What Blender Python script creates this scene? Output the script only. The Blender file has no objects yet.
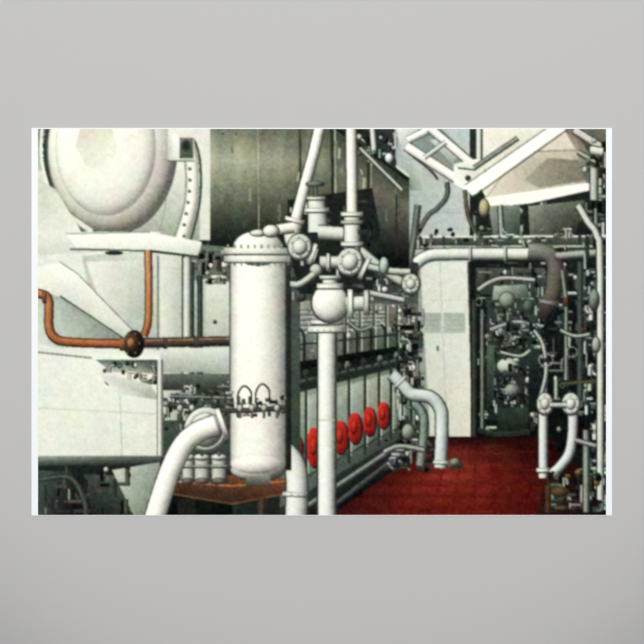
import bpy, math, random
import numpy as np
from mathutils import Vector
from mathutils.geometry import tessellate_polygon
S=0.0015; CX=322.0; CY=322.0; CZ=1.5
X0,X1,Y0,Y1=38.0,606.0,129.0,515.0
faces_out=[]; part_names=[]; cur=[0]
def part(n):
    if n not in part_names: part_names.append(n)
    cur[0]=part_names.index(n)
def emit(pts,cols,faces):
    for f in faces:
        if len(f)==3: faces_out.append((cur[0],[pts[i] for i in f],[cols[i] for i in f]))
        elif len(f)==4:
            a,b,c,d=f
            faces_out.append((cur[0],[pts[a],pts[b],pts[c]],[cols[a],cols[b],cols[c]]))
            faces_out.append((cur[0],[pts[a],pts[c],pts[d]],[cols[a],cols[c],cols[d]]))
        else:
            for t in tessellate_polygon([[Vector((pts[i][0],pts[i][1],0)) for i in f]]):
                faces_out.append((cur[0],[pts[f[i]] for i in t],[cols[f[i]] for i in t]))
def mul(c,m): return tuple(v*m for v in c)
def mix(a,b,t): return tuple(a[i]*(1-t)+b[i]*t for i in range(3))
def poly(pts,col):
    cols=col if isinstance(col,list) else [col]*len(pts)
    emit(pts,cols,[tuple(range(len(pts)))])
def gridfn(a,b,c,d,nu,nv,fn):
    P=[];C=[];F=[]
    for j in range(nv+1):
        v=j/nv
        for i in range(nu+1):
            u=i/nu
            tx=a[0]*(1-u)+b[0]*u; ty=a[1]*(1-u)+b[1]*u
            bx=d[0]*(1-u)+c[0]*u; by=d[1]*(1-u)+c[1]*u
            P.append((tx*(1-v)+bx*v,ty*(1-v)+by*v)); C.append(fn(u,v))
    w=nu+1
    for j in range(nv):
        for i in range(nu):
            F.append((j*w+i,j*w+i+1,(j+1)*w+i+1,(j+1)*w+i))
    emit(P,C,F)
def quad(a,b,c,d,ca,cb=None,cc=None,cd=None,n=6):
    cb=cb or ca; cc=cc or cb; cd=cd or ca
    gridfn(a,b,c,d,n,n,lambda u,v:mix(mix(ca,cb,u),mix(cd,cc,u),v))
def rect(x0,y0,x1,y1,ca,cb=None):
    cb=cb or ca
    gridfn((x0,y0),(x1,y0),(x1,y1),(x0,y1),2,4,lambda u,v:mix(ca,cb,v))
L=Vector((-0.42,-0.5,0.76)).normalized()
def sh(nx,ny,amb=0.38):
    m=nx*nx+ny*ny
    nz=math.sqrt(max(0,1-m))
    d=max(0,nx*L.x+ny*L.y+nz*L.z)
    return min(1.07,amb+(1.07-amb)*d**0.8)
def catmull(p,n=6):
    if len(p)<3: return p
    q=[p[0]]+list(p)+[p[-1]]; out=[]
    for i in range(1,len(q)-2):
        a,b,c,d=q[i-1],q[i],q[i+1],q[i+2]
        for k in range(n):
            t=k/n
            out.append(tuple(0.5*((2*b[m])+(-a[m]+c[m])*t+(2*a[m]-5*b[m]+4*c[m]-d[m])*t*t+(-a[m]+3*b[m]-3*c[m]+d[m])*t**3) for m in (0,1)))
    out.append(tuple(p[-1])); return out
def strip(path,w0,w1,fn,ns):
    P=[];C=[];F=[];n=len(path)
    for i,p in enumerate(path):
        a=path[max(0,i-1)];b=path[min(n-1,i+1)]
        dx,dy=b[0]-a[0],b[1]-a[1];l=math.hypot(dx,dy) or 1
        nx,ny=dy/l,-dx/l; w=(w0+(w1-w0)*i/max(1,n-1))/2
        for j in range(ns+1):
            s=-1+2*j/ns
            P.append((p[0]+nx*s*w,p[1]+ny*s*w)); C.append(fn(nx*s,ny*s,i/max(1,n-1)))
    for i in range(n-1):
        for j in range(ns):
            k=i*(ns+1)+j; F.append((k,k+1,k+ns+2,k+ns+1))
    emit(P,C,F)
WH=(238,241,234)
OL=(56,62,58)
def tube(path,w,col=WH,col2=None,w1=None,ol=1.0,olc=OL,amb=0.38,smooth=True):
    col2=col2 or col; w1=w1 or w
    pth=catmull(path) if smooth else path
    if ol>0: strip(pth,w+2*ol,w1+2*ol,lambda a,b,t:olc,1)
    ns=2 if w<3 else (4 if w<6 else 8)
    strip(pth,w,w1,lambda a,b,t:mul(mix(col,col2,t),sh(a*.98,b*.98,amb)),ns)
def line(x0,y0,x1,y1,w,col):
    strip([(x0,y0),(x1,y1)],w,w,lambda a,b,t:col,1)
def pline(pts,w,col,smooth=False):
    strip(catmull(pts) if smooth else pts,w,w,lambda a,b,t:col,1)
def ell(cx,cy,rx,ry,col,rot=0,flat=False,ol=0,olc=OL,n=20,amb=0.38,edge=None,power=1):
    ca,sa=math.cos(rot),math.sin(rot)
    if ol>0: ell(cx,cy,rx+ol,ry+ol,olc,rot,True,n=n)
    P=[(cx,cy)];C=[];F=[]
    rings=[0.3,0.55,0.75,0.88,0.95,1.0] if not flat else [1.0]
    C.append(col if flat else mul(col,sh(0,0,amb)))
    for r in rings:
        q=r**power
        for i in range(n):
            t=2*math.pi*i/n; x=rx*r*math.cos(t);y=ry*r*math.sin(t)
            P.append((cx+x*ca-y*sa,cy+x*sa+y*ca))
            nx=q*math.cos(t);ny=q*math.sin(t)
            C.append((mix(col,edge,r) if edge else col) if flat else mul(col,sh((nx*ca-ny*sa)*.98,(nx*sa+ny*ca)*.98,amb)))
    for i in range(n): F.append((0,1+i,1+(i+1)%n))
    for k in range(len(rings)-1):
        for i in range(n):
            a=1+k*n+i;b=1+k*n+(i+1)%n; F.append((a,a+n,b+n,b))
    emit(P,C,F)
def ring(cx,cy,rx,ry,w,col,rot=0):
    ca,sa=math.cos(rot),math.sin(rot)
    pts=[]
    for i in range(25):
        t=2*math.pi*i/24;x=rx*math.cos(t);y=ry*math.sin(t)
        pts.append((cx+x*ca-y*sa,cy+x*sa+y*ca))
    strip(pts,w,w,lambda a,b,t:mul(col,sh(a,b)),2)
def flange(x,y,ang,Lw,T,col=WH,bolts=0):
    a=math.radians(ang);dx,dy=math.cos(a),math.sin(a)
    tube([(x-dx*T/2,y-dy*T/2),(x+dx*T/2,y+dy*T/2)],Lw,col,ol=0)
    strip([(x-dx*T/2,y-dy*T/2),(x-dx*T/2+dx*.8,y-dy*T/2+dy*.8)],Lw,Lw,lambda p,q,t:mul(col,.6),1)
    strip([(x+dx*T/2,y+dy*T/2),(x+dx*T/2+dx,y+dy*T/2+dy)],Lw,Lw,lambda p,q,t:(60,66,62),1)
    for i in range(bolts):
        s=-0.8+1.6*i/max(1,bolts-1)
        ell(x-dy*s*Lw/2+dx*T*.2,y+dx*s*Lw/2+dy*T*.2,.9,.9,mul(col,.5),flat=True,n=6)
def disc(cx,cy,rx,ry,col=WH,rot=0,nb=8,hub=0.5,hubcol=None):
    ell(cx,cy,rx,ry,col,rot,ol=1.1)
    ca,sa=math.cos(rot),math.sin(rot)
    ell(cx-.3,cy-.3,rx*.86,ry*.86,mul(col,.97),rot,True,edge=mul(col,.86))
    for i in range(nb):
        t=2*math.pi*(i+.4)/nb;x=rx*.74*math.cos(t);y=ry*.74*math.sin(t)
        ell(cx+x*ca-y*sa,cy+x*sa+y*ca,1,1,mul(col,.45),flat=True,n=6)
    ell(cx,cy,rx*hub,ry*hub,hubcol or mul(col,.95),rot,ol=.7,olc=mul(col,.5))
GR=[(190,196,190),(150,156,148),(105,114,107),(225,228,222),(70,78,73),(30,34,33),(18,21,21),(235,238,230)]
DK=[(22,26,26),(40,46,44),(60,68,64),(95,104,98),(150,157,150),(200,206,198),(15,17,17)]
LT=[(225,228,220),(200,206,196),(170,178,168),(130,139,130),(236,238,228),(80,88,82)]
def clutter(x0,y0,x1,y1,n,pal,seed,wmin=1.2,wmax=4,lmax=22,slope=0):
    R=random.Random(seed)
    for i in range(n):
        x=R.uniform(x0,x1);y=R.uniform(y0,y1);c=R.choice(pal);w=R.uniform(wmin,wmax);l=R.uniform(4,lmax)
        k=R.random()
        def cl(p): return (min(max(p[0],x0),x1),min(max(p[1],y0),y1))
        if k<.36: tube([cl((x,y)),cl((x,y+l))],w,c,ol=.6,smooth=False)
        elif k<.60: tube([cl((x,y)),cl((x+l,y+slope*l))],w,c,ol=.6,smooth=False)
        elif k<.76:
            s1=R.choice([-1,1]);s2=R.choice([-1,1])
            tube([cl((x,y)),cl((x+s1*l*.3,y)),cl((x+s1*l*.5,y+s2*l*.2)),cl((x+s1*l*.5,y+s2*l*.7))],w*.8,c,ol=.5)
        elif k<.97: ell(x,y,w*R.uniform(.6,1.3),w*R.uniform(.6,1.3),c,ol=.5,n=10)
        else: ring(x,y,w*1.2,w*1.5,1,c)

# ================= PRINT CONTENT =================
part("picture_background")
rect(X0-2,Y0-2,X1+2,Y1+2,(32,38,35),(20,23,22))
part("far_bulkhead")
quad((392,126),(500,126),(490,262),(408,262),(164,174,172),(188,196,194),(192,198,194),(160,168,164))
quad((396,126),(420,126),(424,190),(410,190),(216,222,216),(194,201,197),(176,184,181),(120,128,123))
for y,c in ((160,(148,156,154)),(214,(158,166,161))): line(404,y,480,y-2,1,c)
tube([(447,182),(447,196),(438,208),(428,216),(416,236)],3,(110,118,112))
tube([(405,150),(430,170),(438,180)],1.6,(90,98,94),ol=.3)
part("switchboard_cabinet")
quad((405,262),(470,262),(470,440),(408,440),(44,52,49),(30,35,33),(24,28,27),(36,44,41))
quad((412,262),(468,262),(473,438),(424,436),(202,209,201),(213,218,210),(208,209,195),(192,195,184))
quad((412,262),(420,262),(430,436),(424,436),(140,148,142))
line(440,262,447,437,.9,(174,180,172)); line(414,300,470,300,.8,(178,184,176))
rect(419,313,441,333,(156,164,156),(168,176,168)); rect(444,313,465,333,(158,168,160),(170,176,170))
for k in range(4):
    line(421,316+k*4.5,439,316+k*4.5,.8,(130,140,133)); line(446,316+k*4.5,463,316+k*4.5,.8,(134,142,135))
rect(437,346,438.5,351,(90,96,92)); line(468,262,473,438,1.6,(80,86,82))
part("auxiliary_engine")
rect(471,256,606,450,(26,32,30),(14,17,17))
rect(476,268,545,300,(78,86,80),(52,60,55))
clutter(472,262,600,300,80,DK+[(180,188,180)],11,1.2,3,18)
rect(486,300,540,420,(56,68,62),(34,42,39))
clutter(478,295,545,432,200,DK+[(150,162,152),(200,206,196)],12,1.2,3.4,12)
clutter(545,270,603,430,120,DK+[(150,158,150)],13,1.2,3.2,22)
quad((494,286),(526,284),(530,298),(492,300),(176,184,175),(120,132,123),(70,80,74),(130,142,133))
ell(507,300,8,8,(140,152,142),ol=.8); ell(528,306,5,6,(100,112,104),ol=.8)
tube([(478,290),(490,282),(505,278),(535,280)],3.6,(190,196,188))
tube([(490,330),(515,322),(536,326)],3.6,(160,170,160))
disc(512,340,9,9,(118,130,121),nb=6); ell(508,366,11,8,(192,200,188),ol=.8); ell(512,390,8,6,(140,150,140),ol=.8)
clutter(494,312,538,404,100,DK+[(190,198,188),(16,18,18),(24,30,28)],14,1.2,3,9)
rect(498,408,528,432,(54,66,59),(28,34,31))
rect(487,345,494,400,(88,100,93),(46,54,50)); rect(529,350,540,412,(46,56,51),(22,27,25))
tube([(482,310),(482,430)],2.6,(150,158,150),smooth=False); tube([(474,300),(474,440)],2,(80,88,83),smooth=False)
tube([(534,330),(543,345),(546,372),(540,398)],3.2,(196,201,194))
ring(546,360,7,6,1.4,(190,196,188)); ell(546,360,2.4,2.4,(60,68,63))
tube([(500,352),(520,356),(530,350)],2.4,(214,220,212))
tube([(478,430),(498,434),(530,432)],3,(50,60,55))
part("red_deck")
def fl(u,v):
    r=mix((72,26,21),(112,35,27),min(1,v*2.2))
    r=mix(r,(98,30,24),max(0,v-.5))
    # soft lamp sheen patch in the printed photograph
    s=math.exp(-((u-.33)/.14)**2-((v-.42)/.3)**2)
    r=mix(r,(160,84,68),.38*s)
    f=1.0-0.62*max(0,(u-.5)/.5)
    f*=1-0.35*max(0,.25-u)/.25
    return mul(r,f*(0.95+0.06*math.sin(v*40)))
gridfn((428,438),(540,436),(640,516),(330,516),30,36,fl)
R=random.Random(5)
for i in range(50):
    y=R.uniform(444,514); t=(y-438)/78; x=R.uniform(428-90*t+8,540); l=R.uniform(6,26)
    line(x,y,x+l,y+R.uniform(-.4,.4),R.uniform(.5,1),R.choice([(84,26,21),(122,48,38),(98,31,26),(112,42,33),(70,22,17)]))
for i in range(7):
    line(452+i*12,440,430+i*22,515,.7,(78,25,20))
quad((432,437),(545,436),(560,444),(424,446),(36,16,15),(28,14,14),(50,20,17),(68,24,20))
quad((548,470),(606,470),(606,515),(536,515),(44,24,21),(20,16,16),(28,20,18),(54,26,21))
part("ventilation_duct")
rect(470,126,607,262,(44,50,46),(28,33,31))
clutter(474,132,604,250,80,DK+[(190,196,188),(150,158,148)],21,1.4,4,30)
quad((486,126),(607,126),(607,150),(560,150),(52,58,54),(110,114,108),(92,96,90),(44,50,46))
poly([(482,126),(562,126),(578,150),(520,152),(486,198),(482,190)],[(232,230,219),(218,214,201),(200,195,180),(210,206,190),(218,215,202),(228,226,214)])
poly([(520,152),(578,150),(590,184),(500,200),(486,198)],[(196,191,174),(182,177,160),(152,148,133),(200,197,182),(210,207,194)])
ell(548,172,34,19,(164,159,142),flat=True,edge=(188,184,168),n=30)
poly([(548,158),(578,160),(588,180),(540,188),(524,180)],[(140,136,121),(124,120,107),(116,113,101),(150,146,130),(160,156,140)])
pline([(520,152),(578,150)],1,(120,117,103)); pline([(520,152),(486,198)],1,(150,147,133))
poly([(562,126),(576,132),(592,158),(596,184),(588,186),(576,150)],[(120,118,106),(106,105,95),(128,126,115),(100,99,90),(84,84,76),(150,147,133)])
poly([(484,198),(592,182),(594,190),(530,204),(488,208)],[(246,245,236)]*5)
pline([(488,208),(530,204),(594,190)],1.2,(60,64,60))
poly([(488,206),(520,205),(520,240),(494,240)],[(150,154,146),(110,116,108),(52,60,55),(92,100,93)])
poly([(528,206),(585,200),(575,236),(530,238)],[(140,142,132),(96,98,91),(46,52,48),(94,99,91)])
tube([(574,130),(606,150)],7,(214,214,204),smooth=False)
tube([(578,152),(606,168)],4,(180,184,175),smooth=False)
part("overhead_light_fitting")
poly([(404,150),(410,138),(420,128),(438,126),(488,172),(478,194),(468,194)],[(140,148,143),(150,158,152),(130,138,132),(120,128,122),(130,138,132),(160,166,160),(180,186,180)])
poly([(430,140),(444,138),(462,152),(452,164)],[(196,203,199),(188,196,192),(170,178,173),(150,158,153)])
tube([(406,146),(474,190)],9,(252,252,247),smooth=False,ol=.7,amb=.55)
tube([(408,140),(432,128)],7,(246,247,242),smooth=False,ol=.6,amb=.5)
tube([(430,128),(472,164)],8,(252,252,247),smooth=False,ol=.7,amb=.55)
tube([(424,158),(446,142)],4,(226,230,224),smooth=False,ol=.5)
poly([(454,164),(480,158),(488,180),(472,194),(454,184)],[(224,227,221),(238,239,233),(204,208,201),(244,245,240),(240,241,236)])
line(458,168,476,170,1.6,(70,76,72)); ell(468,178,3,3,(70,76,72),n=8)
poly([(472,196),(466,186),(552,126),(570,126)],[(248,249,243),(254,254,250),(254,254,249),(240,241,234)])
pline([(473,197),(571,127)],1.2,(66,72,68)); pline([(465,185),(551,125)],1,(96,102,97))
tube([(474,168),(518,138)],3.4,(150,156,148),smooth=False)
tube([(479,126),(479,158)],5,(226,229,222),smooth=False)
tube([(465,190),(468,215),(478,238)],3.2,(112,106,88),ol=.6); ell(484,208,5,9,(180,172,140),ol=.8)
tube([(500,205),(502,240)],4,(170,176,166),smooth=False)
part("pipe_rack")
rect(414,236,606,249,(96,102,96),(46,54,49))
line(414,237,606,236,2.2,(216,219,211)); line(416,247,606,246,2,(182,187,179))
clutter(418,228,600,250,70,GR+[(200,200,182)],31,1.2,3,10)
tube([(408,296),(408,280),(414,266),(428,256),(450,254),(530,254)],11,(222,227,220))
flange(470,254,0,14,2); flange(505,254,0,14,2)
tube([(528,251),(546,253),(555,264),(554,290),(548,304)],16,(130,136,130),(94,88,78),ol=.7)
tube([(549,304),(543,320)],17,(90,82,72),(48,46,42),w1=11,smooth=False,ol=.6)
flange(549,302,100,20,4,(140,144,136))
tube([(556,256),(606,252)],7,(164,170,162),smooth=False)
part("right_hand_pipework")
clutter(585,140,606,510,130,GR+DK,41,1.4,4.5,26)
tube([(578,205),(588,222),(597,236),(600,270),(600,500)],6,(216,221,213))
tube([(590,150),(603,152)],8,(222,225,217),smooth=False); tube([(594,168),(594,200)],7,(190,196,188),smooth=False)
ell(594,300,5,11,(130,138,130),ol=.8); ell(596,345,4,8,(170,176,168),ol=.8)
tube([(562,270),(566,300),(566,380)],3,(150,162,151),smooth=False)
tube([(580,262),(580,400)],4,(84,96,89),smooth=False)
tube([(560,330),(575,336),(590,334)],3,(180,188,178))
ring(572,352,5,5,1.4,(170,176,168))
tube([(562,384),(596,381)],2,(110,104,72),smooth=False)
ell(566,302,2.6,5,(110,68,50),n=8); ell(583,330,2,2,(120,66,50),n=8)
tube([(543,395),(543,478)],8,(221,229,226),smooth=False); disc(545,404,8,11,(226,230,224),nb=6); flange(543,470,90,13,4)
tube([(570,395),(573,420),(570,450),(562,464),(552,474)],9,(213,223,220)); disc(571,404,9,11,(228,232,226),nb=6)
tube([(550,405),(566,405)],4,(200,206,198),smooth=False)
tube([(556,380),(556,398)],3,(180,188,178),smooth=False)
clutter(548,470,604,512,60,DK+[(90,56,42),(140,108,74),(180,184,176)],42,1.4,4,18)
ell(560,492,8,5,(100,78,58),ol=1); tube([(548,486),(548,512)],4,(100,60,44),smooth=False)
tube([(586,430),(586,512)],5,(150,158,148),smooth=False)
tube([(575,440),(596,446)],4,(170,176,168),smooth=False)

part("main_engine_crankcase")
def vpy(x,y0,x0=285):
    t=(x-x0)/(616.0-x0); return y0+(312-y0)*t
def band(xa,xb,ya,yb,fn,nu=20,nv=6):
    gridfn((xa,vpy(xa,ya)),(xb,vpy(xb,ya)),(xb,vpy(xb,yb)),(xa,vpy(xa,yb)),nu,nv,fn)
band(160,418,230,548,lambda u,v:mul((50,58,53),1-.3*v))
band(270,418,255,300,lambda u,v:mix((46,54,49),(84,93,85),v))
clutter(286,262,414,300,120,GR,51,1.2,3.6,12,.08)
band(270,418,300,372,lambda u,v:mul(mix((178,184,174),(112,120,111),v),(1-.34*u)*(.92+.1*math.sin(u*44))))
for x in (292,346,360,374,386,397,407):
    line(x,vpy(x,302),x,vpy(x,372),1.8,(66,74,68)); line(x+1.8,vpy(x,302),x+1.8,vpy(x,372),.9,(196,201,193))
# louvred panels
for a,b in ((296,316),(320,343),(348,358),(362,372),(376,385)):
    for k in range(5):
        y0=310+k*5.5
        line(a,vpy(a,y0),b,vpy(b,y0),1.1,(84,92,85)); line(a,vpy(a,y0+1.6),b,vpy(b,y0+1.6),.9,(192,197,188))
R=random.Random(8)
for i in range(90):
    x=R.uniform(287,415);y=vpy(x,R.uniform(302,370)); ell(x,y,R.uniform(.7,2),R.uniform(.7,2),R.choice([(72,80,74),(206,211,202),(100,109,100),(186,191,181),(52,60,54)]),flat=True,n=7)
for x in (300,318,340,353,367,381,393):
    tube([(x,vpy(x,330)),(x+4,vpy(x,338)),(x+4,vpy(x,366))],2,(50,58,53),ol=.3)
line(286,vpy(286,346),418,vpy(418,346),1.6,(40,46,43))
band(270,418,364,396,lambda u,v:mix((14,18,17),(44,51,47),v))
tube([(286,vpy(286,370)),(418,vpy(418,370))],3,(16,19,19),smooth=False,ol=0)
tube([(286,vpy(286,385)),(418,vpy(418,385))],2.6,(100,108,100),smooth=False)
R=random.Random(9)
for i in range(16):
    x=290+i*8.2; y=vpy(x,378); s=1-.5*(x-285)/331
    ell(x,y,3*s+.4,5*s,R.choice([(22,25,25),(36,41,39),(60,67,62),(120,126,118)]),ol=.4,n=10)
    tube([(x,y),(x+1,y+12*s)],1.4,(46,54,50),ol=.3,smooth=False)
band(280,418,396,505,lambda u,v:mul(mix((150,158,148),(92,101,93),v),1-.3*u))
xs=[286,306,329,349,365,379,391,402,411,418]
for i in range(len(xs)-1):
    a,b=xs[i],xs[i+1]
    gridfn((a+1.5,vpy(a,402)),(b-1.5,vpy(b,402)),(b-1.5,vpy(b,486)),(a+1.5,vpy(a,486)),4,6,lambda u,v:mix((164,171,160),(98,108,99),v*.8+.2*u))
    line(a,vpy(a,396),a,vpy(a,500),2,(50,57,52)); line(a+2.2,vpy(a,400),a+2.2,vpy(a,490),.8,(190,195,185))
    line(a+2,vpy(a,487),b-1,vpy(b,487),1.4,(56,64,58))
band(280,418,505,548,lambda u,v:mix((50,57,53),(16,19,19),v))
tube([(300,vpy(300,520)),(418,vpy(418,512))],4,(140,148,139),smooth=False)
tube([(320,vpy(320,540)),(418,vpy(418,526))],3,(90,100,93),smooth=False)
part("red_relief_valve_cover")
for x,y,rx,ry in ((296,447,5.5,11),(314,447,6.5,19),(340,437,6.8,15.5),(354.5,428,6,14.5),(369,421,5.6,13.5),(383,415,5,12.5)):
    ell(x+1.4,y+1.4,rx+1.4,ry+1.4,(44,34,32),flat=True)
    P=[(x-rx,y-ry*.6),(x-rx*.5,y-ry),(x+rx*.5,y-ry),(x+rx,y-ry*.6),(x+rx,y+ry*.6),(x+rx*.5,y+ry),(x-rx*.5,y+ry),(x-rx,y+ry*.6)]
    poly(P,[(196,64,50),(196,68,54),(176,52,44),(144,38,33),(118,28,26),(108,26,24),(130,32,29),(168,48,39)])
    ell(x-.5,y-1,rx*.5,ry*.5,(188,60,48),n=14,ol=.5,olc=(108,28,25)); line(x-rx*.5,y,x+rx*.5,y,.9,(116,32,29))
part("engine_end_pipework")
clutter(398,300,424,440,100,GR+DK,61,1.2,4,18)
clutter(386,440,436,470,50,DK+[(150,158,148),(190,196,188)],62,1.2,3.6,14)
tube([(418,205),(412,250),(404,280)],5,(120,128,119))
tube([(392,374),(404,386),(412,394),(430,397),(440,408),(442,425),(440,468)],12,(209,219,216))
flange(400,381,45,16,3); flange(441,462,92,16,3)
tube([(415,404),(424,420),(420,466)],8,(136,146,141)); ell(408,432,6,8,(150,158,150),ol=.8)
tube([(384,452),(400,446),(424,450)],4,(170,178,168))
ell(455,465,8,3,(110,100,90),ol=.8); ell(455,462,5,4,(140,134,122),ol=.6)

part("charge_air_receiver")
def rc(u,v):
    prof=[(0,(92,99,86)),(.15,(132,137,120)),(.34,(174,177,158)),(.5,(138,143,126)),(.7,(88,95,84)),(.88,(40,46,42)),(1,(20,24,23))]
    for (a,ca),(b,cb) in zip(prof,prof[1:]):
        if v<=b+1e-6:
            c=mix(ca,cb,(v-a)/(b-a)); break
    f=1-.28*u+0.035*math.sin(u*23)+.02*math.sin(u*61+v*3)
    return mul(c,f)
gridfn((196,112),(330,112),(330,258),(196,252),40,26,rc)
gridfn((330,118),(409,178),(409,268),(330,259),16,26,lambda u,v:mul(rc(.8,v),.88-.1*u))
for x,w,c in ((207,2.4,(66,72,62)),(258,.8,(172,176,158)),(300,1.8,(54,60,53)),(332,2.5,(44,50,45)),(335,1.2,(170,174,158)),(368,2,(40,46,42)),(371,1.2,(150,156,140)),(396,1.6,(46,52,47))):
    yt=128 if x<345 else 128+(x-345)*.78
    line(x,yt,x+1,256,w,c)
line(333,126,409,180,3,(26,31,29)); line(345,126,409,176,2,(208,212,202))
R=random.Random(77)
for i in range(46):
    x=R.uniform(204,400);y=R.uniform(135,240)
    if x>335: y=max(y,128+(x-335)*.9)
    v=min(1,(y-112)/143); c=mul(rc(.3,v),R.choice([.84,1.14,.9,1.1]))
    l=R.uniform(3,14); line(x,y,x+R.uniform(-2,2),min(250,y+l),R.uniform(1,3),c)
for i in range(9): ell(210+i*13,134,1,1,(70,76,66),flat=True,n=6)
line(196,252,409,267,4,(18,21,20))
quad((354,126),(392,126),(396,170),(372,152),(36,41,39),(60,67,62),(50,57,53),(22,26,25))
clutter(358,130,396,166,26,DK+[(200,206,198),(225,228,222)],71,1.4,4,12)
tube([(372,126),(374,150)],5,(226,230,224),smooth=False); ell(389,158,4,5,(236,238,232),ol=.8)
tube([(360,148),(402,190)],3,(200,206,196),smooth=False)

part("engine_front_panel")
gridfn((158,240),(300,254),(300,470),(158,470),12,12,lambda u,v:mix(mix((118,128,118),(62,72,65),v),(50,59,53),u*.5))
quad((160,252),(182,252),(182,420),(160,420),(222,226,215),(190,196,185),(150,160,150),(202,208,196))
quad((194,280),(232,282),(232,380),(194,378),(170,180,170),(213,217,207),(180,188,177),(130,140,130))
rect(206,282,231,336,(211,215,205),(176,184,173))
clutter(186,250,230,284,40,GR,81,1.2,4,16)
clutter(286,258,318,300,30,GR,82,1.4,4,12)
line(183,252,183,420,2,(60,68,62)); line(193,262,193,400,2,(50,58,52))
tube([(187,258),(187,420)],7,(214,219,209),smooth=False,olc=(76,84,77)); tube([(200,276),(200,400)],3,(80,90,83),smooth=False)
rect(160,348,232,372,(216,221,211),(156,166,156)); rect(160,374,232,390,(104,113,105),(54,62,57))
ell(215,322,2,2,(70,76,71),n=8)
clutter(160,382,236,430,70,LT+DK,83,1.2,3.6,14)

part("cooler_end_bell")
rect(36,126,210,240,(218,222,210),(208,213,201))
quad((36,126),(70,126),(56,170),(36,172),(120,128,118),(44,52,47),(110,120,110),(202,207,195))
clutter(40,130,56,158,8,LT+DK,91,1.4,4,12)
def br(u,v):
    return mul(mix((243,242,231),(160,166,152),min(1,abs(v-.3)**1.3*1.7 if v>.3 else (.3-v)*.6)),1-.07*u)
gridfn((100,118),(198,118),(200,244),(104,240),14,16,br)
for x in (160,): pline([(x-6,118),(x+4,150),(x+6,200),(x-4,244)],1.4,(150,156,143),True)
pline([(50,128),(48,162),(60,200),(82,228),(102,238)],8,(62,70,65),True)
# dished end: nearly flat face, rounding only at the rim
ell(112,150,64,84,(244,243,231),amb=.42,ol=1.6,olc=(96,104,96),n=44,power=3.2)
ell(106,148,50,68,(247,246,235),amb=.6,ol=.7,olc=(196,200,187),n=40,power=4)
poly([(80,128),(112,128),(118,150),(106,172),(86,166),(76,146)],[(206,205,188),(222,221,206),(234,233,220),(238,238,226),(226,226,212),(214,213,198)])
pline([(42,128),(42,162),(54,202),(78,232),(98,242)],2.8,(234,236,226),True)
# bolted joint flange
strip(catmull([(172,118),(190,150),(192,200),(180,244)]),12,12,lambda a,b,t:mul((243,242,231),sh(a,b,.52)),6)
strip(catmull([(179,118),(198,150),(200,200),(189,246)]),2.6,2.6,lambda a,b,t:(76,83,75),1)
pline([(165,120),(183,150),(185,200),(172,242)],1.3,(124,131,121),True)
for i in range(11):
    t=i/10; y=124+t*112; x=186+6*math.sin(math.pi*min(1,t*1.1))-2
    if not 126<y<164: ell(x,y,1.7,1.7,(112,118,108),n=8,ol=.4,olc=(190,194,183))
rect(168,126,194,160,(226,227,216),(194,198,186)); rect(180,138,193,158,(110,116,106),(76,82,75)); ell(186,146,5,6,(30,34,31),flat=True,edge=(70,76,70)); rect(172,134,179,160,(246,246,237),(210,213,202))
line(168,161,194,161,1.2,(110,116,107))
tube([(36,196),(66,214),(92,232)],6,(234,236,226),olc=(110,119,110))

part("support_bracket")
poly([(36,176),(56,190),(84,236),(36,236)],[(190,198,187),(208,214,203),(232,234,224),(216,221,210)])
rect(36,232,160,262,(225,229,218),(190,198,187))
quad((36,255),(160,248),(160,460),(36,460),(217,223,213),(225,230,218),(215,221,211),(223,228,218))
quad((82,256),(160,250),(160,350),(100,346),(180,191,180),(208,213,202),(166,176,165),(174,185,174))
quad((86,262),(150,260),(150,320),(108,322),(230,233,222),(198,205,193),(154,165,155),(208,214,202))
poly([(66,234),(150,232),(202,242),(198,256),(150,250),(76,248)],[(252,251,243),(246,247,238),(232,235,225),(190,198,187),(214,219,208),(228,231,220)])
line(70,249,150,251,2,(96,104,96)); line(150,251,200,257,2.4,(60,68,63)); line(66,234,150,232,1,(120,128,119))
ell(114,253,9,2,(50,56,51)) 
poly([(36,268),(60,262),(78,274),(136,334),(126,340),(60,296),(36,288)],[(238,241,230),(248,247,238),(242,243,233),(212,217,205),(180,188,177),(208,214,202),(220,225,214)])
pline([(60,296),(126,340)],1.8,(86,94,87)); pline([(60,262),(78,274),(136,334)],1.3,(130,139,129))
poly([(36,289),(60,297),(124,341),(60,348),(36,344)],[(190,199,188),(154,166,155),(120,132,122),(198,204,193),(212,217,206)])
line(158,256,158,350,1.6,(100,109,100))
part("gearcase_cover")
quad((36,352),(160,356),(162,458),(36,458),(223,230,219),(232,235,224),(213,218,206),(227,232,223))
quad((96,360),(160,360),(160,374),(112,372),(100,110,102),(74,84,78),(130,140,130),(190,198,187))
clutter(104,362,160,384,30,LT+DK,101,1.2,3,12)
poly([(96,372),(150,384),(160,400),(118,394)],[(222,225,214),(186,194,184),(154,164,154),(222,225,214)])
line(36,352,92,358,1.8,(120,129,119)); line(36,408,158,414,1,(186,194,184)); line(120,396,122,456,1.2,(180,187,177))
tube([(160,360),(160,456)],4,(230,233,224),smooth=False,olc=(110,119,110))
part("dark_bedplate")
rect(36,458,206,517,(38,45,42),(20,23,23))
quad((36,456),(162,456),(160,464),(36,466),(150,159,149),(104,113,104),(46,52,49),(60,67,62))
quad((36,470),(72,472),(72,517),(36,517),(80,91,86),(46,54,51),(22,27,25),(70,79,76))
quad((84,474),(134,476),(150,517),(92,517),(70,77,72),(90,97,90),(56,60,55),(36,42,39))
quad((112,470),(160,462),(158,517),(134,517),(192,197,187),(146,154,145),(104,112,104),(136,142,133))
clutter(38,466,130,514,34,DK+[(110,100,84)],102,1.2,3.4,20)
tube([(38,480),(70,478),(84,500),(86,517)],3.4,(90,99,94)); rect(160,486,232,517,(26,29,28),(14,16,16))

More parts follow.
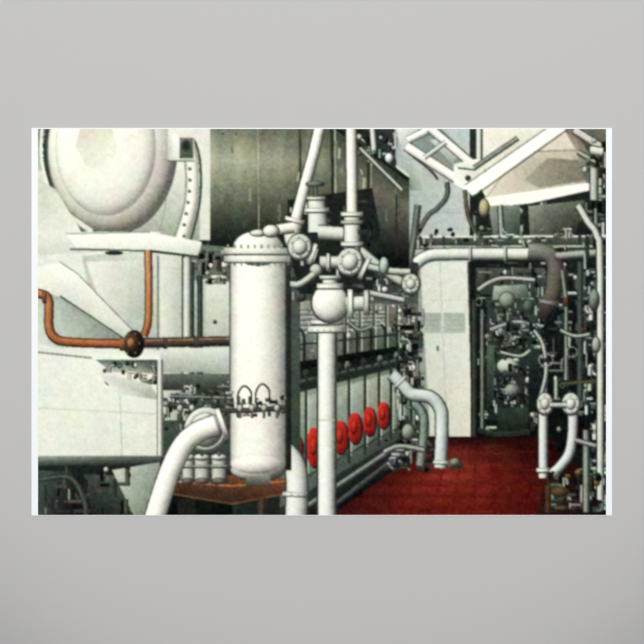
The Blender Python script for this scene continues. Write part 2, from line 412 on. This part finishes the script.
part("copper_pipe")
CU=(190,132,92)
tube([(36,293),(46,296),(49,304),(49,326),(54,337),(68,342),(124,344)],7.5,CU,(170,114,77),olc=(70,46,36))
tube([(148,250),(149,290),(148,322),(144,336)],6,(204,156,116),(158,106,73),olc=(84,58,46))
tube([(140,343),(232,341)],8,(100,84,70),(76,70,64),smooth=False)
line(146,340.5,230,338.5,1.2,(170,132,102))
flange(44,297,0,12,3,(150,104,76)); flange(165,343,0,11,3,(90,80,70)); flange(196,342,0,11,3,(90,80,70))
tube([(120,344),(128,344)],12,(150,104,72),smooth=False,ol=.6)
ell(134,344,10,13.5,(48,44,40),ol=.6); ell(131,343,7.5,10.5,(96,76,58)); ell(131,343,4,5.5,(168,120,84),ol=.6,olc=(50,42,36)) 
for i in range(6):
    t=i*math.pi/3; ell(131.5+8*math.cos(t),343.5+11*math.sin(t),1.2,1.2,(156,134,110),n=6)

part("drip_tray")
poly([(164,480),(232,475),(296,479),(294,492),(232,504),(172,494)],[(96,64,46),(116,78,56),(120,82,58),(90,62,46),(66,46,36),(64,46,36)])
pline([(164,481),(232,486),(296,480)],1.8,(166,118,84)); pline([(172,494),(232,504),(294,492)],1.6,(120,86,62))
rect(178,499,196,517,(40,36,33)); tube([(262,498),(262,519)],6,(92,74,60),smooth=False)
clutter(178,470,234,484,16,[(150,156,148),(90,96,90),(60,50,42),(210,214,206)],112,1.4,3,8)
part("strainer_pot")
for x,r in ((188,5.5),(202,7),(219,7)):
    tube([(x,458),(x,481)],r*2,(196,200,190),smooth=False,ol=1); ell(x,481,r,2.8,(120,114,102),ol=.6); flange(x,466,90,r*2+3,2,(210,214,204)); ell(x,457,r+1,3,(222,225,216),ol=.8); ell(x,454,2,2,(120,124,116),ol=.4,n=8)
part("filter_outlet_elbow")
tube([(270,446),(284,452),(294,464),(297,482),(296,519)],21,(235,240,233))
flange(278,449,28,25,3); flange(295,494,92,25,4,bolts=4)
part("lube_oil_filter")
rect(286,262,291,470,(46,52,48),(30,34,32))
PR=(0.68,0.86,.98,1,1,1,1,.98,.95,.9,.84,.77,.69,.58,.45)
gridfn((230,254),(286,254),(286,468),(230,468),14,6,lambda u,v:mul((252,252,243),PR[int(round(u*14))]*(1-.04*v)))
line(230,258,230,468,1,(84,92,85)); line(286,258,286,468,1,(60,66,61))
ell(258,470,27.5,10,(208,213,204),ol=1.2); ell(258,464,27.4,10,(239,241,232),amb=.5)
rect(246,476,270,486,(130,136,127),(70,74,69))
ell(258,248,25,17,(243,245,236),ol=1.2,amb=.42); ell(258,233,8,3.2,(228,231,222),ol=.8)
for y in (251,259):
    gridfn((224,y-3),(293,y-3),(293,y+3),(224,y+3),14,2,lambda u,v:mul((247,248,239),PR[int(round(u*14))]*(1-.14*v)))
    line(224,y+3.4,293,y+3.4,1.2,(76,83,77))
for i in range(10):
    x=228+i*6.7; rect(x-1,244.5,x+1,248,(160,167,158),(100,107,100)); rect(x-.8,263,x+.8,265.5,(116,123,115))
line(231,403,285,405,1,(180,185,176))
part("gauge_pipework")
clutter(168,392,234,416,54,[(30,34,32),(60,67,62),(130,138,129),(220,223,216),(190,196,188)],121,1.2,3,12)
clutter(234,396,286,416,34,[(44,50,46),(100,106,98),(160,166,156),(226,228,220),(120,98,76)],122,1.1,2.6,9)
tube([(168,404),(200,408),(240,411),(286,407)],3,(84,90,83)); tube([(170,396),(232,398)],2.2,(160,166,158))
for x,y in ((244,392),(262,390),(218,394)):
    tube([(x-6,y+15),(x-6,y+2),(x,y-6),(x+7,y),(x+7,y+12)],1.4,(80,78,70),ol=.2)
for x in (180,192,206,240,252,264,277): ell(x,408,2.8,3.6,(196,200,190),ol=.7,n=10); tube([(x,411),(x,418)],1.8,(130,124,104),ol=.4,smooth=False)
part("suction_hose")
disc(206,430,22,23,(229,234,226),rot=.2,nb=8,hub=.75)
flange(222,424,-20,32,5)
tube([(216,425),(198,432),(184,444),(173,464),(164,488),(154,520)],20,(253,253,246),amb=.47)

part("valve_manifold")
poly([(288,200),(372,188),(380,230),(372,292),(300,294),(286,240)],[(34,40,37)]*6)
clutter(288,198,372,292,60,DK+GR,131,1.4,4,14)
tube([(340,236),(360,250),(392,276),(412,286)],8,(221,225,217),(182,188,179)) 
tube([(352,262),(384,270),(410,272)],6,(196,202,192)); disc(411,284,9,10,(224,228,219),nb=6)
ell(384,266,4.5,9,(184,192,182),ol=.8); tube([(366,292),(404,300)],5,(198,203,194))
tube([(320,126),(314,152),(304,188),(295,222)],10,(250,250,244),smooth=False)
tube([(351,126),(352,212)],10,(250,250,244),smooth=False)
tube([(295,222),(292,238),(300,250),(316,256)],15,(231,234,225))
flange(295,220,105,20,4); flange(312,254,20,22,4)
disc(300,247,12,13,(223,228,219),nb=6,hub=.6)
tube([(270,231),(294,227)],10,(237,239,231),smooth=False); ell(271,231,8,6,(240,241,235),ol=.9)
tube([(316,198),(318,232)],16,(225,230,221),w1=20,smooth=False); flange(317,210,90,24,4); flange(316,198,90,18,3)
tube([(315,184),(316,197)],3,(120,126,118),smooth=False); ell(315,184,9,2.6,(120,126,117),ol=.8)
tube([(318,232),(346,234)],13,(218,223,214),smooth=False)
tube([(352,212),(352,262)],15,(231,235,227),smooth=False)
flange(352,214,90,22,4); flange(352,222,90,22,3,(200,205,197)); flange(352,244,90,22,4)
ring(367,232,5,11,2,(36,40,38)); tube([(358,232),(367,232)],2.4,(70,76,71),smooth=False)
disc(350,262,13,14,(232,235,227),rot=.3,nb=8,hub=.62)
flange(364,268,25,24,4)
tube([(320,262),(338,262)],11,(208,213,204),smooth=False); flange(328,262,0,17,3)
ell(316,270,6,6,(190,198,188),ol=.8); tube([(314,274),(300,284),(290,284)],6,(198,203,193))
part("standing_pipe")
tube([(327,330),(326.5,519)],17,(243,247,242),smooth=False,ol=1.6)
flange(327,329,90,38,6,bolts=6); flange(327,322,90,32,4)
ell(330,303,18,19,(243,245,238),ol=1.6,amb=.42,power=1.4); ell(324,296,5,6,(252,252,246),flat=True,edge=(244,246,239))
tube([(330,276),(330,288)],14,(222,227,220),smooth=False); flange(330,286,90,26,5); flange(330,277,90,21,3)
tube([(346,304),(366,303)],14,(216,221,213),smooth=False); flange(350,304,0,29,5); flange(366,303,0,25,5,(198,203,194))
line(319,420,335,420,1,(180,187,178))
tube([(348,322),(360,330),(372,326)],3,(150,158,148))

# ================= FLAT PRINT MESHES =================
SS=2; PITCH=1.0
NX=int((X1-X0)/PITCH)+1; NY=int((Y1-Y0)/PITCH)+1
bw=(NX-1)*SS+1; bh=(NY-1)*SS+1
buf=np.zeros((bh,bw,3),dtype=np.float32); pid=np.zeros((bh,bw),dtype=np.int16)
for p,P,C in faces_out:
    ax,ay=(P[0][0]-X0)*SS/PITCH,(P[0][1]-Y0)*SS/PITCH
    bx,by=(P[1][0]-X0)*SS/PITCH,(P[1][1]-Y0)*SS/PITCH
    cx,cy=(P[2][0]-X0)*SS/PITCH,(P[2][1]-Y0)*SS/PITCH
    xa=max(0,math.ceil(min(ax,bx,cx))); xb=min(bw-1,math.floor(max(ax,bx,cx)))
    ya=max(0,math.ceil(min(ay,by,cy))); yb=min(bh-1,math.floor(max(ay,by,cy)))
    if xa>xb or ya>yb: continue
    den=(by-cy)*(ax-cx)+(cx-bx)*(ay-cy)
    if abs(den)<1e-9: continue
    xs_=np.arange(xa,xb+1,dtype=np.float32)[None,:]; ys_=np.arange(ya,yb+1,dtype=np.float32)[:,None]
    l0=((by-cy)*(xs_-cx)+(cx-bx)*(ys_-cy))/den
    l1=((cy-ay)*(xs_-cx)+(ax-cx)*(ys_-cy))/den
    l2=1-l0-l1
    m=(l0>=-1e-4)&(l1>=-1e-4)&(l2>=-1e-4)
    if not m.any(): continue
    c0,c1,c2=np.array(C[0]),np.array(C[1]),np.array(C[2])
    sub=buf[ya:yb+1,xa:xb+1]
    sub[m]=(l0[m][:,None]*c0+l1[m][:,None]*c1+l2[m][:,None]*c2)
    pid[ya:yb+1,xa:xb+1][m]=p
def blur(a,s):
    r=max(1,int(3*s)); k=np.exp(-0.5*(np.arange(-r,r+1)/s)**2); k/=k.sum()
    for ax in (0,1):
        pad=[(0,0)]*a.ndim; pad[ax]=(r,r); b=np.pad(a,pad,mode='edge'); o=np.zeros_like(a)
        for i,w in enumerate(k):
            sl=[slice(None)]*a.ndim; sl[ax]=slice(i,i+a.shape[ax]); o+=w*b[tuple(sl)]
        a=o
    return a
img=blur(buf,1.4)[::SS,::SS][:NY,:NX]
ids=pid[::SS,::SS]
rng=np.random.default_rng(3)
x=np.clip(img/255.,0,1.1)
x=x+0.13*(x-0.50)*(1-np.abs(2*np.clip(x,0,1)-1))*2
def grain(step,amp,ch):
    h,w=NY//step+2,NX//step+2
    g=rng.normal(0,amp,(h,w,ch)); g=np.repeat(np.repeat(g,step,0),step,1)[:NY,:NX]
    return g
g=blur(grain(2,.018,1),.6)+blur(grain(2,.009,3),.6)+blur(grain(5,.014,1),1.5)+blur(grain(14,.012,3),5)
x=x+g*(.6+.6*(1-np.abs(2*np.clip(x,0,1)-1)))
x=x*np.array([1.025,1.02,.99])
x=np.clip(x,0.015,1)
linr=np.where(x<=0.04045,x/12.92,((x+0.055)/1.055)**2.4)

def new_mat(name,rough=.6):
    m=bpy.data.materials.new(name); m.use_nodes=True
    nt=m.node_tree; b=nt.nodes["Principled BSDF"]
    b.inputs["Roughness"].default_value=rough
    b.inputs["Specular IOR Level"].default_value=0.0
    return m,nt,b
ink,nt,b=new_mat("printed_ink")
at=nt.nodes.new("ShaderNodeAttribute"); at.attribute_name="Col"
nt.links.new(at.outputs["Color"],b.inputs["Base Color"])
root=bpy.data.objects.new("poster",None); bpy.context.collection.objects.link(root)
cellid=ids[:NY-1,:NX-1]
jj,ii=np.meshgrid(np.arange(NY-1),np.arange(NX-1),indexing='ij')
for k,name in enumerate(part_names):
    m=cellid==k
    if not m.any(): continue
    j=jj[m];i=ii[m]
    q=np.stack([j*NX+i,(j+1)*NX+i,(j+1)*NX+i+1,j*NX+i+1],1)
    u,inv=np.unique(q.ravel(),return_inverse=True); inv=inv.reshape(-1,4)
    vj=u//NX; vi=u%NX
    co=np.stack([((X0+vi*PITCH)-CX)*S,np.full(len(u),-0.0017),CZ+(CY-(Y0+vj*PITCH))*S],1)
    me=bpy.data.meshes.new(name); me.from_pydata(co.tolist(),[],inv.tolist()); me.update()
    ca=me.color_attributes.new("Col",'FLOAT_COLOR','POINT')
    cc=np.ones((len(u),4),dtype=np.float32); cc[:,:3]=linr[vj,vi]
    ca.data.foreach_set("color",cc.ravel())
    me.materials.append(ink)
    o=bpy.data.objects.new(name,me); bpy.context.collection.objects.link(o); o.parent=root
def box(name,x0,x1,y0,y1,z0,z1,mat,parent=None):
    v=[(x,y,z) for x in (x0,x1) for y in (y0,y1) for z in (z0,z1)]
    f=[(0,1,3,2),(4,6,7,5),(0,4,5,1),(2,3,7,6),(0,2,6,4),(1,5,7,3)]
    me=bpy.data.meshes.new(name); me.from_pydata(v,[],f); me.update(); me.materials.append(mat)
    o=bpy.data.objects.new(name,me); bpy.context.collection.objects.link(o); o.parent=parent; return o
paper,nt,b=new_mat("poster_paper"); b.inputs["Base Color"].default_value=(.90,.93,.94,1)
box("paper_sheet",(31.5-CX)*S,(612-CX)*S,-0.0015,0,CZ+(CY-515.5)*S,CZ+(CY-128)*S,paper,root)
wallm,nt,b=new_mat("painted_wall_grey",.8)
ns=nt.nodes.new("ShaderNodeTexNoise"); ns.inputs["Scale"].default_value=3
cr=nt.nodes.new("ShaderNodeMix"); cr.data_type='RGBA'; cr.inputs[6].default_value=(.520,.515,.51,1); cr.inputs[7].default_value=(.532,.527,.522,1)
nt.links.new(ns.outputs["Fac"],cr.inputs[0]); nt.links.new(cr.outputs[2],b.inputs["Base Color"])
box("wall_back",-2.5,2.5,0,0.1,0,3,wallm)
flm,nt,b=new_mat("grey_floor_paint",.7)
ns=nt.nodes.new("ShaderNodeTexNoise"); ns.inputs["Scale"].default_value=8
cr=nt.nodes.new("ShaderNodeMix"); cr.data_type='RGBA'; cr.inputs[6].default_value=(.2,.2,.2,1); cr.inputs[7].default_value=(.25,.25,.25,1)
nt.links.new(ns.outputs["Fac"],cr.inputs[0]); nt.links.new(cr.outputs[2],b.inputs["Base Color"])
box("floor",-2.5,2.5,-4,0.1,-0.1,0,flm)
w=bpy.data.worlds.new("World"); bpy.context.scene.world=w; w.use_nodes=True
w.node_tree.nodes["Background"].inputs[0].default_value=(1,1,1,1); w.node_tree.nodes["Background"].inputs[1].default_value=0.74
sd=bpy.data.lights.new("added_falloff_spot","SPOT"); so=bpy.data.objects.new("added_falloff_spot",sd); bpy.context.collection.objects.link(so)  # added spot without a fixture; its soft cone leaves the wall's lower corners darker
so.location=(0,-3.2,2.1); tgt=Vector((0,0,CZ+(322-215)*S))
so.rotation_euler=(tgt-so.location).to_track_quat('-Z','Y').to_euler()
sd.energy=195; sd.spot_size=2*math.atan(600*S/3.25); sd.spot_blend=.4; sd.shadow_soft_size=.15
cd=bpy.data.cameras.new("camera"); co=bpy.data.objects.new("camera",cd); bpy.context.collection.objects.link(co)
cd.lens=50; cd.sensor_width=36; co.location=(0,-644*S*50/36-0.0016,CZ); co.rotation_euler=(math.pi/2,0,0); cd.clip_start=.05
bpy.context.scene.camera=co
bpy.context.scene.view_settings.view_transform='Standard'
print("tris",len(faces_out))
